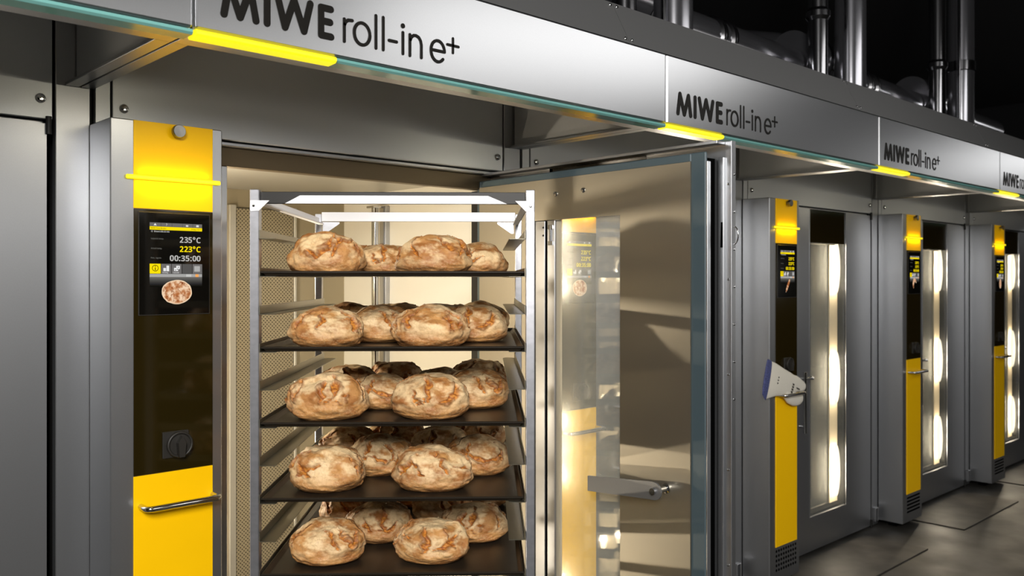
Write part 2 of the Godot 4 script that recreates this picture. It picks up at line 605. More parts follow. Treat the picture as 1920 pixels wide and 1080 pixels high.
func front(o: Node3D, n: int) -> void:
	# header over the door with a bolt near each end
	var hd := part("header_panel", box1(V(0.909, 0.448, -2.69), V(2.466, 0.795, -2.6705), 0.0015), M.header_steel, o, OFF)
	for x in [0.9412, 2.4357]:
		var d := 0.0
		screw(V(x, 0.5037, -2.6703), V(0, 0, 1), 0.0135, hd, "bolt")
	part("filler_strip", box1(V(0.862, 0.448, -2.69), V(0.903, 0.795, -2.672), 0.001), M.header_steel, o, OFF)
	part("corner_post", box1(V(2.474, -1.69, -2.70), V(2.566, 0.795, -2.6705), 0.002), M.steel, o, OFF)
	# foot bracket at the lower end of the post
	var ft := MB.new()
	ft.box(V(2.475, -1.66, -2.67), V(2.481, -1.57, -2.645), 0.002)
	ft.box(V(2.512, -1.66, -2.67), V(2.518, -1.57, -2.645), 0.002)
	ft.box(V(2.475, -1.572, -2.67), V(2.518, -1.566, -2.645), 0.002)
	part("foot_bracket", ft, M.steel, o, OFF)
	# dark body behind the joints
	var bd := MB.new()
	bd.box(V(0.835, -1.69, -2.76), V(1.25, 0.80, -2.70))
	bd.box(V(2.43, -1.69, -2.79), V(2.56, 0.80, -2.765))
	bd.box(V(1.25, 0.44, -2.76), V(2.45, 0.80, -2.70))
	part("body_frame", bd, M.dark_steel, o, OFF)


func column(o: Node3D, n: int) -> void:
	var c := MB.new()
	c.box(V(0.8445, -1.665, -2.668), V(1.166, 0.4455, -2.5), 0.003)
	var col := part("control_column", c, M.steel, o, OFF)
	part("yellow_panel", box1(V(0.9064, 0.1985, -2.501), V(1.1355, 0.4445, -2.4965), 0.001), M.yellow_glass, col)
	part("yellow_panel", box1(V(0.9064, -1.473, -2.501), V(1.1355, -0.5515, -2.4965), 0.001), M.yellow_glass, col)
	part("black_panel", box1(V(0.9064, -0.5505, -2.501), V(1.1355, 0.1975, -2.4965), 0.001), M.black_glass, col)
	# round metal knob near the top
	var k := MB.new()
	k.lathe([[0.010, 0.0], [0.010, 0.012], [0.0185, 0.013], [0.0185, 0.026], [0.017, 0.028], [0.0, 0.0275]], V(1.025, 0.423, -2.4965), V(0, 0, 1), 28)
	part("knob", k, M.knob_steel, col)
	# bright yellow bar across the upper panel, slightly wider than its glass
	var sb := part("lit_yellow_bar", box1(V(0.884, 0.279, -2.4965), V(1.158, 0.292, -2.490), 0.003), M.lit_yellow, col)
	area_light("bar_glow", V(1.02, 0.2755, -2.485), V(1.02, 0.2, -2.4965), Vector2(0.2, 0.012), 0.02, Color(1, 0.8, 0.1), sb)
	area_light("bar_glow", V(1.02, 0.2955, -2.485), V(1.02, 0.38, -2.4965), Vector2(0.2, 0.012), 0.008, Color(1, 0.8, 0.1), sb)  # placed to brighten the yellow panel above the bar
	# screen
	var fr := MB.new()
	fr.box(V(0.9182, -0.1025, -2.4966), V(1.1254, 0.1903, -2.4940), 0.001)
	var scr := part("screen_bezel", fr, M.switch_grey, col)
	var gl := MB.new()
	gl.box(V(0.9205, -0.100, -2.4955), V(1.1231, 0.188, -2.4936), 0.0004)
	part("screen_glass", gl, M.screen_black, col)
	screen(col, n)
	# rotary switch: square plate, ring, grip
	var sp := MB.new()
	sp.box(V(0.985, -0.512, -2.497), V(1.061, -0.436, -2.490), 0.002)
	part("switch_plate", sp, M.switch_grey, col)
	var ri := MB.new()
	var ring := []
	for j in 33:
		ring.append(V(1.030 + cos(TAU * j / 32) * 0.034, -0.474 + sin(TAU * j / 32) * 0.034, -2.478))
	ri.tube(ring, 0.0038, 8, false)
	ri.lathe([[0.036, 0.0], [0.036, 0.008], [0.032, 0.010], [0.0, 0.010]], V(1.030, -0.474, -2.490), V(0, 0, 1), 28)
	part("switch_ring", ri, M.switch_grey, col)
	var gr := MB.new()
	gr.prism(PackedVector2Array([Vector2(1.022, -0.508), Vector2(1.038, -0.508), Vector2(1.041, -0.468), Vector2(1.030, -0.449), Vector2(1.019, -0.468)]), -2.48, -2.462)
	part("switch_grip", gr, M.switch_grey, col)
	# bar handle on the lower panel
	var hb := MB.new()
	var hp := []
	for q in [[0.926, 0.0], [0.926, 0.034], [0.9275, 0.041], [0.932, 0.047], [0.940, 0.050], [1.122, 0.050], [1.130, 0.047], [1.1345, 0.041], [1.136, 0.034], [1.136, 0.0]]:
		hp.append(V(q[0], -0.6375, -2.4965 + q[1]))
	hb.tube(hp, 0.0088, 14)
	part("bar_handle", hb, M.chrome, col)
	# air holes at the foot of the column
	var vh := MB.new()
	if n >= 3 or n < 0:
		for r in 5:
			var y := -1.500 - r * 0.024
			vh.box(V(0.915, y - 0.006, -2.501), V(1.128, y + 0.006, -2.4992))
	else:
		for r in 5:
			for q in 9:
				var cx := 0.917 + q * 0.0258
				var cy := -1.496 - r * 0.0262
				vh.lathe([[0.0082, 0.0], [0.0082, 0.0011], [0.0, 0.0011]], V(cx, cy, -2.5003), V(0, 0, 1), 10)
	part("air_vents", vh, M.black, col).set_meta("kind", "stuff")
	var ft := MB.new()
	ft.box(V(0.89, -1.699, -2.62), V(0.95, -1.665, -2.56), 0.004)
	ft.box(V(1.06, -1.699, -2.62), V(1.12, -1.665, -2.56), 0.004)
	part("foot", ft, M.black, col)


# ---------------------------------------------------------------- what the screens show
func put_text(b: MB, s: String, x: float, y: float, cap: float, col: Color, right := false, width := 1.0, weight := 400) -> void:
	var f := SystemFont.new()
	f.font_names = PackedStringArray(["Droid Sans"])
	f.font_weight = weight
	var tm := TextMesh.new()
	tm.font = f
	tm.text = s
	tm.font_size = 32
	tm.depth = 0.0
	tm.pixel_size = 0.01
	tm.curve_step = 2.0
	var arr := tm.surface_get_arrays(0) if tm.get_surface_count() else []
	if arr.is_empty():
		return
	var vs: PackedVector3Array = arr[Mesh.ARRAY_VERTEX]
	var ix: PackedInt32Array = arr[Mesh.ARRAY_INDEX] if arr[Mesh.ARRAY_INDEX] != null else PackedInt32Array(range(vs.size()))
	var lo := Vector3(1e9, 1e9, 0)
	var hi := Vector3(-1e9, -1e9, 0)
	for p in vs:
		lo = lo.min(p); hi = hi.max(p)
	var k := cap / (0.714 * 32 * 0.01)
	b.tint = col
	for q in range(0, ix.size(), 3):
		var t := []
		for m in 3:
			var p := vs[ix[q + m]]
			var px := (p.x - hi.x) * k * width + x if right else (p.x - lo.x) * k * width + x
			t.append(V(px, y + p.y * k, -2.4925))
		b.tri(t[0], t[1], t[2], V(0, 0, 1), V(0, 0, 1), V(0, 0, 1))


func rect(b: MB, x0: float, y0: float, x1: float, y1: float, col: Color, z := -2.4932) -> void:
	b.tint = col
	b.quad(V(x0, y0, z), V(x1, y0, z), V(x1, y1, z), V(x0, y1, z), V(0, 0, 1))


func screen(col: Node3D, n: int) -> void:
	var lin := func(r, g, b): return Color(r / 255.0, g / 255.0, b / 255.0).srgb_to_linear()
	var grey: Color = lin.call(112, 110, 108)
	var yel: Color = lin.call(255, 228, 20)
	var ink: Color = lin.call(60, 50, 10)
	var pale: Color = lin.call(190, 188, 184)
	var X := func(p): return 0.949 + (p - 55.0) / 517.0 * 0.152
	var Y := func(q): return 0.1605 - (q - 98.0) / 5.4 * 0.001536
	var b := MB.new()
	b.colored = true
	rect(b, X.call(55), Y.call(136), X.call(572), Y.call(98), grey)
	for p in [162, 268, 372, 475]:
		rect(b, X.call(p), Y.call(136), X.call(p + 3), Y.call(98), lin.call(70, 68, 66), -2.493)
	rect(b, X.call(55), Y.call(170), X.call(572), Y.call(137), yel)
	put_text(b, "MIWE Easy Modus", X.call(66), Y.call(154), 0.0038, ink)
	put_text(b, "Friday 15:11", X.call(558), Y.call(154), 0.0038, ink, true)
	put_text(b, "12  Bread (00:35:00)", X.call(66), Y.call(186), 0.0042, lin.call(225, 225, 222))
	b.tint = lin.call(235, 235, 235)
	b.face([V(X.call(92), Y.call(126), -2.4930), V(X.call(122), Y.call(126), -2.4930), V(X.call(107), Y.call(104), -2.4930)], V(0, 0, 1))
	put_text(b, "?", X.call(210), Y.call(117), 0.0065, lin.call(235, 235, 235))
	rect(b, X.call(408), Y.call(128), X.call(432), Y.call(112), lin.call(225, 225, 225), -2.493)
	rect(b, X.call(512), Y.call(128), X.call(538), Y.call(108), lin.call(225, 225, 225), -2.493)
	put_text(b, "Setpoint temp.", X.call(66), Y.call(258), 0.0040, lin.call(120, 118, 112))
	put_text(b, "Actual temp.", X.call(66), Y.call(355), 0.0040, lin.call(120, 118, 112))
	put_text(b, "Perc. lag tm", X.call(66), Y.call(450), 0.0040, lin.call(120, 118, 112))
	put_text(b, "235°C", X.call(556), Y.call(264), 0.0165, pale if n == 0 else yel, true, 1.0, 700)
	put_text(b, "223°C", X.call(556), Y.call(358), 0.0165, yel, true, 1.0, 700)
	put_text(b, "00:35:00", X.call(556), Y.call(452), 0.0165, pale if n == 0 else yel, true, 1.03, 700)
	# row of buttons
	rect(b, X.call(55), Y.call(606), X.call(160), Y.call(508), yel)
	for q in [165, 268, 372, 475]:
		rect(b, X.call(q), Y.call(606), X.call(q + 98), Y.call(508), grey if q != 372 else lin.call(88, 86, 84))
	b.tint = ink
	var zz := -2.493
	for j in 20:
		var a0 := TAU * j / 20
		var a1 := TAU * (j + 1) / 20
		var cc := V(X.call(108), Y.call(552), zz)
		var r0 := 0.0075
		var r1 := 0.0092
		b.quad(cc + V(cos(a0), sin(a0), 0) * r0, cc + V(cos(a1), sin(a1), 0) * r0, cc + V(cos(a1), sin(a1), 0) * r1, cc + V(cos(a0), sin(a0), 0) * r1, V(0, 0, 1))
	rect(b, X.call(104), Y.call(574), X.call(112), Y.call(546), ink, zz)
	rect(b, X.call(104), Y.call(540), X.call(112), Y.call(530), ink, zz)
	var wh: Color = lin.call(235, 235, 235)
	rect(b, X.call(186), Y.call(582), X.call(212), Y.call(550), wh, zz)
	rect(b, X.call(216), Y.call(582), X.call(242), Y.call(526), wh, zz)
	for q in [[290, 580, 330, 548], [312, 560, 348, 526]]:
		rect(b, X.call(q[0]), Y.call(q[1]), X.call(q[2]), Y.call(q[3]), wh, zz)
	for q in [[300, 570], [318, 562], [328, 542]]:
		rect(b, X.call(q[0]), Y.call(q[1] + 6), X.call(q[0] + 8), Y.call(q[1] - 6), grey, zz + 0.0002)
	put_text(b, "Venting", X.call(176), Y.call(596), 0.0034, wh)
	put_text(b, "Cascade", X.call(280), Y.call(596), 0.0034, wh)
	rect(b, X.call(492), Y.call(585), X.call(550), Y.call(528), lin.call(176, 176, 174), zz)
	rect(b, X.call(55), Y.call(641), X.call(572), Y.call(609), lin.call(168, 167, 165))
	rect(b, X.call(410), Y.call(638), X.call(462), Y.call(613), lin.call(196, 195, 192), zz)
	rect(b, X.call(504), Y.call(640), X.call(536), Y.call(611), lin.call(250, 170, 90), zz)
	for j in 24:      # the fading panel that the picture of the bread stands before
		var g := 108.0 - j * 3.9
		rect(b, X.call(55), Y.call(643 + (j + 1) * 4), X.call(572), Y.call(643 + j * 4), lin.call(g, g * 0.98, g * 0.94))
	part("screen_readout", b, M.screen_picture, col)
	# picture of what is being baked: flat print on the screen
	var pic := MB.new()
	pic.colored = true
	var no := FastNoiseLite.new()
	no.frequency = 0.24
	no.fractal_octaves = 4
	var c := V(X.call(318), Y.call(792), -2.4926)
	var shade := func(u: float, w: float) -> Color:
		var t: float = clampf(0.42 + no.get_noise_2d(u * 9.0 + n * 50.0, w * 6.0 + 7.0) * 1.3, 0, 1)
		var crack: float = 1.0 - smoothstep(0.0, 0.10, absf(no.get_noise_2d(u * 6.0 + 90.0, w * 5.0)))
		var base := Color(0.95, 0.82, 0.69).lerp(Color(0.70, 0.42, 0.24), t).lerp(Color(0.50, 0.24, 0.11), crack * 0.8)
		return base.lerp(Color(0.96, 0.85, 0.72), smoothstep(0.86, 1.0, sqrt(u * u + w * w))).srgb_to_linear()
	if n == 2:      # a stick loaf, lying aslant
		for k in 14:
			var a := -1.0 + k / 7.0
			var d := Vector2(0.5, 0.86)
			var h0 := 0.0075 * sqrt(maxf(0.0, 1.0 - a * a)) + 0.001
			pic.tint = shade.call(a, 0.1)
			var p0 := c + V(d.x, d.y, 0) * a * 0.042
			var p1 := c + V(d.x, d.y, 0) * (a + 1.0 / 7.0) * 0.042
			var s := V(d.y, -d.x, 0) * h0
			pic.quad(p0 - s, p1 - s, p1 + s, p0 + s, V(0, 0, 1))
	elif n == 3 or n == -1:    # a curved roll
		for k in 16:
			var a0 := deg_to_rad(20 + k * 13.0)
			var a1 := deg_to_rad(20 + (k + 1) * 13.0)
			var w := 0.010 * sin(PI * (k + 0.5) / 16.0) + 0.002
			pic.tint = shade.call(k / 8.0 - 1.0, 0.0)
			pic.quad(c + V(cos(a0), sin(a0) * 1.3, 0) * (0.024 - w), c + V(cos(a1), sin(a1) * 1.3, 0) * (0.024 - w), c + V(cos(a1), sin(a1) * 1.3, 0) * (0.024 + w), c + V(cos(a0), sin(a0) * 1.3, 0) * (0.024 + w), V(0, 0, 1))
	else:           # a round loaf
		var R := 36
		var S := 110
		var rx := 0.044 if n <= 1 else 0.022
		var ry := 0.0347 if n <= 1 else 0.038
		for r in R:
			for s in S:
				var a0 := TAU * s / S
				var a1 := TAU * (s + 1) / S
				var f0 := float(r) / R
				var f1 := float(r + 1) / R
				var b0 := 1.0 + 0.045 * no.get_noise_2d(cos(a0) * 5.0, sin(a0) * 5.0 + 40.0) - 0.05 * maxf(0.0, -sin(a0) - 0.8)
				var b1 := 1.0 + 0.045 * no.get_noise_2d(cos(a1) * 5.0, sin(a1) * 5.0 + 40.0) - 0.05 * maxf(0.0, -sin(a1) - 0.8)
				pic.tint = shade.call(cos(a0) * f1, sin(a0) * f1)
				pic.quad(c + V(cos(a0) * rx, sin(a0) * ry, 0) * f0 * b0, c + V(cos(a1) * rx, sin(a1) * ry, 0) * f0 * b1, c + V(cos(a1) * rx, sin(a1) * ry, 0) * f1 * b1, c + V(cos(a0) * rx, sin(a0) * ry, 0) * f1 * b0, V(0, 0, 1))
	part("screen_image", pic, M.screen_picture, col)


# ---------------------------------------------------------------- baking chamber
var perforated: ArrayMesh


func chamber(o: Node3D, n: int) -> void:
	var L := 1.25; var R := 2.45; var zf := -2.76; var zb := -3.85; var top := 0.42; var bot := -1.69
	var wall: Material = M.warm_steel if n == 0 else M.shaded_chamber
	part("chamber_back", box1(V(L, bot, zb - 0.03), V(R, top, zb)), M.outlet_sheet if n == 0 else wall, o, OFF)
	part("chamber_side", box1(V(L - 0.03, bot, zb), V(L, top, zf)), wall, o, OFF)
	part("chamber_side", box1(V(R, bot, zb), V(R + 0.03, top, zf)), M.lit_side_sheet if n == 0 else wall, o, OFF)  # right wall coloured paler, standing for lamplight falling on it
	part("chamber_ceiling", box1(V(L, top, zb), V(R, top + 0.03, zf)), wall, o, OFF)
	part("chamber_floor", box1(V(L, bot - 0.005, zb), V(R, bot + 0.02, zf)), M.dark_steel, o, OFF)
	# lintel and jambs of the opening
	var lt := part("lintel", box1(V(1.17, 0.3685, -2.76), V(2.45, 0.4455, -2.715), 0.002), M.bronze_steel, o, OFF)
	part("lintel_seal", box1(V(1.172, 0.430, -2.715), V(2.45, 0.446, -2.692), 0.004), M.steel, lt)
	part("jamb", box1(V(1.17, bot, -2.76), V(1.284, 0.3685, -2.715), 0.002), M.steel, o, OFF)
	part("jamb", box1(V(2.405, bot, -2.80), V(2.45, 0.3685, -2.715), 0.002), M.dark_steel, o, OFF)
	# lamp strip on the left wall behind the jamb
	var ls := part("lamp_strip", box1(V(1.25, -1.6, -3.16), V(1.275, 0.34, -3.02), 0.003), M.reflector, o, OFF)
	for k in 6:
		screw(V(1.2755, 0.25 - k * 0.33, -3.03), V(1, 0, 0), 0.006, ls, "screw", M.dark_steel)
	if n == 0:
		for y in [0.045, -0.66, -1.36]:
			lamp(V(1.31, y, -3.09), ls, 0.52, 0.016, 0.06, M.lamp_warm)
	# perforated air outlet on the back wall, between two bright rims
	if n != 0:
		return
	if perforated == null:
		perforated = perforated_sheet(33, 220, 0.009)
	var po := MeshInstance3D.new()
	po.name = "perforated_panel"
	po.mesh = perforated
	po.material_override = M.outlet_sheet
	po.position = OFF + V(1.852, -1.65, -3.828)
	po.set_meta("kind", "stuff")
	o.add_child(po, true)
	part("panel_rim", box1(V(1.815, -1.66, -3.85), V(1.85, 0.345, -3.815), 0.004), M.warm_steel, o, OFF)
	part("panel_rim", box1(V(2.15, -1.66, -3.85), V(2.163, 0.345, -3.82), 0.002), M.warm_steel, o, OFF)
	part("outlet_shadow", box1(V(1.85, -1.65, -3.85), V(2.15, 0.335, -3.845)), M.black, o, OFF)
	# upright guide tube
	var gt := MB.new()
	gt.tube([V(2.40, -1.66, -3.50), V(2.40, 0.345, -3.50)], 0.017, 16)
	gt.box(V(2.37, 0.34, -3.53), V(2.43, 0.35, -3.47), 0.002)
	part("guide_tube", gt, M.chrome, o, OFF)
	var gp := MB.new()
	gp.box(V(2.425, -1.66, -3.47), V(2.45, 0.35, -3.45), 0.002)
	part("guide_rail", gp, M.steel, o, OFF)


func lamp(at: Vector3, parent: Node3D, energy: float, r: float, half: float, m: Material) -> void:
	var b := MB.new()
	var pr := []
	for j in 13:
		var a := -PI / 2 + PI * j / 12
		pr.append([r * cos(a), half * sin(a)])
	b.lathe(pr, at, Vector3.UP, 16)
	var o := part("lamp_bulb", b, m, parent)
	var steps := 3 if half > 0.1 else 1       # a long lamp shines along its length
	for k in steps:
		omni("lamp_light", at + Vector3.UP * half * 0.6 * (k - (steps - 1) * 0.5), energy / steps, Color(1.0, 0.935, 0.83), o, 0.012)


func perforated_sheet(nx: int, ny: int, s: float) -> ArrayMesh:
	var b := MB.new()
	var nn := V(0, 0, 1)
	for j in ny:
		for k in nx:
			var x := k * s
			var y := j * s
			if (j + k) % 2:
				b.quad(V(x, y, 0), V(x + s, y, 0), V(x + s, y + s, 0), V(x, y + s, 0), nn)
				continue
			var c := V(x + s / 2, y + s / 2, 0)
			var r := s * 0.34
			var cor := [V(x, y, 0), V(x + s, y, 0), V(x + s, y + s, 0), V(x, y + s, 0)]
			for q in 4:
				var a0 := PI * 1.25 + q * PI / 2
				var p0 := c + V(cos(a0), sin(a0), 0) * r
				var p1 := c + V(cos(a0 + PI / 4), sin(a0 + PI / 4), 0) * r
				var p2 := c + V(cos(a0 + PI / 2), sin(a0 + PI / 2), 0) * r
				var A: Vector3 = cor[q]
				var B: Vector3 = cor[(q + 1) % 4]
				b.tri(A, B, p1, nn, nn, nn)
				b.tri(A, p1, p0, nn, nn, nn)
				b.tri(B, p2, p1, nn, nn, nn)
	return b.mesh()


# ---------------------------------------------------------------- doors
func frame4(b: MB, x0: float, y0: float, x1: float, y1: float, hx0: float, hy0: float, hx1: float, hy1: float, z0: float, z1: float, bev := 0.0) -> void:
	b.box(V(x0, y0, z0), V(hx0, y1, z1), bev)
	b.box(V(hx1, y0, z0), V(x1, y1, z1), bev)
	b.box(V(hx0, y0, z0), V(hx1, hy0, z1), bev)
	b.box(V(hx0, hy1, z0), V(hx1, y1, z1), bev)


func door(o: Node3D, n: int) -> void:
	# drawn shut: x runs from the hinge at 0 to -1.19, z = 0 is the outer face, heights relative to the eye
	var d := Node3D.new()
	d.name = "oven_door"
	o.add_child(d)
	var at := V(2.4515, 0, -2.6715)
	if n == 0:
		at = V(2.455, 0, -2.715)
		d.rotation.y = deg_to_rad(87.7)
	d.position = OFF + at
	var T := 0.435; var B := -1.685
	var sk := MB.new()
	frame4(sk, -1.192, B, 0.0, T, -0.842, -1.476, -0.36, T, -0.016, 0.0)
	part("outer_skin", sk, M.steel, d)
	# folded edge of the skin on the free side and along the top
	var fl := MB.new()
	fl.box(V(-1.192, B, -0.022), V(-1.168, T, -0.016), 0.001)
	part("edge_fold", fl, M.steel, d)
	var fl2 := MB.new()
	fl2.box(V(-1.1685, B, -0.032), V(-1.148, 0.385, -0.020), 0.001)
	part("edge_lip", fl2, M.steel, d)
	part("edge_strip", box1(V(-1.1415, B, -0.078), V(-1.136, 0.372, -0.060), 0.001), M.steel, d)
	var tl := MB.new()
	tl.box(V(-1.168, T - 0.010, -0.066), V(0.0, T, -0.016), 0.001)
	part("top_lip", tl, M.steel, d)
	if n == 0:
		for k in 8:
			screw(V(-1.180, 0.30 - k * 0.30, -0.0225), V(0, 0, -1), 0.004, d, "rivet")
			if k < 7:
				screw(V(-1.1925, 0.33 - k * 0.118, -0.008), V(-1, 0, 0), 0.004, d, "rivet")
		var pl := MB.new()
		pl.prism(PackedVector2Array([Vector2(-1.166, 0.10), Vector2(-1.158, 0.10), Vector2(-1.160, 0.18), Vector2(-1.166, 0.18)]), -0.0332, -0.0322)
		part("slot", pl, M.black, d)
		var rg := MB.new()
		var rp := []
		for j in 13:
			rp.append(V(-1.1925 - 0.016 * sin(PI * j / 12), 0.138 + 0.028 * cos(PI * j / 12), -0.010))
		rg.tube(rp, 0.0022, 8)
		part("pull_ring", rg, M.chrome, d)
	# insulated core, seal and inner plate
	var co := MB.new()
	frame4(co, -1.125, -1.66, -0.02, 0.385, -0.80, -1.46, -0.345, 0.228, -0.068, -0.016)
	part("door_core", co, M.black, d)
	var ga := MB.new()
	frame4(ga, -1.135, -1.67, 0.012, 0.402, -1.078, -1.63, -0.012, 0.374, -0.079, -0.068, 0.003)
	part("door_seal", ga, M.gasket_grey, d)
	var ip := MB.new()
	frame4(ip, -1.08, -1.632, -0.010, 0.375, -0.781, -1.46, -0.345, 0.222, -0.084, -0.068)
	part("inner_plate", ip, M.plate_steel, d)
	if n == 0:
		for q in [[-0.462, 0.317], [-0.605, 0.320]]:
			screw(V(q[0], q[1], -0.084), V(0, 0, -1), 0.0095, d, "bolt")
		# emergency lever on the inside
		var lv := MB.new()
		var poly := PackedVector2Array([Vector2(-0.69, -0.683), Vector2(-0.69, -0.735), Vector2(-0.97, -0.712)])
		for j in 9:
			var a := -PI / 2 - PI * j / 8
			poly.append(Vector2(-0.985, -0.683) + Vector2(cos(a), sin(a)) * 0.029)
		poly.append(Vector2(-0.97, -0.654))
		lv.prism(poly, -0.150, -0.143)
		part("lever", lv, M.cover_steel, d)
		var sh := MB.new()
		sh.lathe([[0.017, 0.0], [0.017, 0.006], [0.011, 0.007], [0.011, 0.075], [0.0, 0.075]], V(-0.985, -0.683, -0.084), V(0, 0, -1), 16)
		part("lever_shaft", sh, M.chrome, d)
	# glazing
	part("window_pane", box1(V(-0.842, -1.476, -0.010), V(-0.36, 0.228, -0.006)), M.pane, d)
	part("dark_glass", box1(V(-0.842, 0.228, -0.012), V(-0.36, T - 0.001, -0.004)), M.black_glass, d)
	part("window_pane", box1(V(-0.78, -1.458, -0.070), V(-0.346, 0.221, -0.066)), M.pane, d)
	var ed := MB.new()
	ed.box(V(-0.845, -1.48, -0.003), V(-0.838, T, 0.001))
	ed.box(V(-0.362, -1.48, -0.003), V(-0.355, T, 0.001))
	part("window_trim", ed, M.steel, d)
	part("added_dark_bead", box1(V(-0.3635, -1.476, -0.018), V(-0.3598, T - 0.002, -0.0035)), M.black, d)  # black bead added to hide the lamplit edge beside the strip
	# lamp strip between the panes, on the hinge side
	var st := part("lamp_strip", box1(V(-0.470, -1.46, -0.066), V(-0.362, 0.222, -0.058), 0.001), M.reflector, d)
	for y in [0.075, -0.64, -1.25]:
		lamp(V(-0.418, y, -0.036), st, 0.30 if n != 0 else 0.12, 0.021 if n == 0 else 0.022, 0.17, M.lamp_soft)  # bulbs drawn long, their shape taking in the glow around them
	# cover of the lamp strip and frame of the inner pane, seen from inside
	var lc := MB.new()
	lc.box(V(-0.398, -1.455, -0.080), V(-0.347, 0.220, -0.0705), 0.001)
	lc.box(V(-0.452, -1.455, -0.080), V(-0.412, 0.220, -0.0705), 0.001)
	part("pane_frame", lc, M.steel, d)
	part("pane_gap", box1(V(-0.412, -1.455, -0.074), V(-0.398, 0.220, -0.0705)), M.black, d)
	if n == 0:
		for y in [0.195, 0.165]:
			screw(V(-0.39, y, -0.080), V(0, 0, -1), 0.004, d, "screw", M.dark_steel)
		var ph := MB.new()
		ph.tube([V(-0.432, 0.20, -0.083), V(-0.432, 0.13, -0.083)], 0.005, 10)
		for y in [0.195, 0.135]:
			ph.box(V(-0.445, y - 0.008, -0.086), V(-0.420, y + 0.008, -0.078), 0.001)
		part("pane_hinge", ph, M.chrome, d)
	# hinges along the post
	for y in [0.425, -1.675]:
		var hg := MB.new()
		hg.tube([V(0.004, y - 0.02, 0.004), V(0.004, y + 0.03, 0.004)], 0.008, 12)
		part("hinge", hg, M.dark_steel, d)
	# pull handle outside
	if n != 0:
		var hd := MB.new()
		hd.tube([V(-0.985, -0.93, 0.045), V(-0.985, -0.56, 0.045)], 0.011, 12)
		hd.tube([V(-0.985, -0.60, 0.0), V(-0.985, -0.60, 0.045)], 0.009, 10)
		hd.tube([V(-0.985, -0.89, 0.0), V(-0.985, -0.89, 0.045)], 0.009, 10)
		hd.tube([V(-0.985, -0.60, 0.05), V(-0.93, -0.60, 0.06)], 0.008, 10)
		hd.lathe([[0.0, -0.014], [0.012, -0.008], [0.013, 0.0], [0.012, 0.008], [0.0, 0.014]], V(-0.925, -0.60, 0.06), V(0, 1, 0), 12)
		part("door_handle", hd, M.chrome, d)


# ---------------------------------------------------------------- pipes above the ovens
func pipes() -> void:
	var base := EYE + 0.963
	var where := ["left of the three, above the open oven", "middle one, above the oven with the mitt", "right one, fading into the dark"]
	for k in 3:
		var x := 3.22 + k * PITCH
		var o := thing("steam_pipe", ["upright steel pipe at the left, rising behind the hood above the open door", "thick upright steel pipe in the middle with a bright streak", "upright steel pipe at the right with a dark collar high up"][k], "pipe", V(x, base, -2.36), 0.0, "upright steam pipes")
		var b := MB.new()
		b.lathe([[0.10, 0.0], [0.10, 0.008], [0.088, 0.012], [0.088, 1.6]], Vector3.ZERO, Vector3.UP, 40)
		part("pipe_wall", b, M.duct_steel, o)
		var c := MB.new()
		var ch := 0.52 if k == 2 else 0.75
		c.lathe([[0.088, ch], [0.098, ch + 0.005], [0.098, ch + 0.07], [0.088, ch + 0.075]], Vector3.ZERO, Vector3.UP, 40)
		part("collar", c, M.pipe_steel, o)
		var s := MB.new()
		s.box(V(-0.115, 0.0, 0.02), V(-0.098, 1.6, 0.035), 0.002)
		part("conduit", s, M.pipe_steel, o)
		# slimmer pipe with beads beside it
		var q := thing("drain_pipe", ["slim beaded pipe left of the left upright pipe", "slim beaded pipe just left of the middle upright pipe", "slim beaded pipe just left of the right upright pipe"][k], "pipe", V(x - 0.27, base, -2.42), 0.0, "slim beaded pipes")
		var p := MB.new()
		p.lathe([[0.085, 0.0], [0.085, 0.03], [0.062, 0.05], [0.055, 0.09], [0.07, 0.11], [0.07, 0.14], [0.055, 0.16], [0.055, 0.50], [0.068, 0.52], [0.068, 0.55], [0.055, 0.57], [0.055, 1.6]], Vector3.ZERO, Vector3.UP, 28)
		part("pipe_wall", p, M.pipe_steel, q)
		# duct running along the row between the uprights
		var r := thing("steam_duct", ["lying steel duct between the left edge pipes and the middle upright pipe", "lying steel duct between the middle and right upright pipes", "lying steel duct right of the last upright pipe"][k], "duct", V(x + 0.1, base + 0.32, -2.66), 0.0, "lying steam ducts")
		var t := MB.new()
		t.tube([V(-0.25, 0.06, 0.0), V(-0.05, 0.06, 0), V(0.05, 0.05, 0), V(0.15, 0.02, 0), V(0.25, 0.0, 0), V(1.45, -0.01, 0)], [0.14, 0.14, 0.14, 0.115, 0.10, 0.10], 32)
		part("duct_wall", t, M.duct_steel, r)
		for g in [[0.02, 0.14, 0.05], [0.62, 0.10, -0.004], [0.72, 0.10, -0.005]]:
			var w := MB.new()
			w.lathe([[g[1], -0.03], [g[1] + 0.014, -0.018], [g[1] + 0.014, -0.004], [g[1] + 0.004, 0.0], [g[1] + 0.014, 0.004], [g[1] + 0.014, 0.018], [g[1], 0.03]], V(g[0], g[2], 0), V(1, 0, 0), 32)
			part("coupling", w, M.pipe_steel, r)
	# crossing pipe high behind
	var x2 := thing("cross_pipe", "dim slanting pipe high behind the lying ducts", "pipe", V(4.0, base + 0.42, -3.0))
	var cb := MB.new()
	cb.tube([V(-0.7, -0.10, -0.1), V(1.4, 0.22, -0.1)], 0.075, 24)
	part("pipe_wall", cb, M.duct_steel, x2)
	var ccol := MB.new()
	ccol.tube([V(0.30, 0.052, -0.1), V(0.38, 0.064, -0.1)], 0.092, 24)
	part("coupling", ccol, M.pipe_steel, x2)


# ---------------------------------------------------------------- rack, trays and loaves
func rack_frame(lat: float, depth: float) -> Vector3:
	var s := sin(deg_to_rad(YAW))
	var c := cos(deg_to_rad(YAW))
	return V(depth * s + lat * c, 0.0, -(depth * c - lat * s))


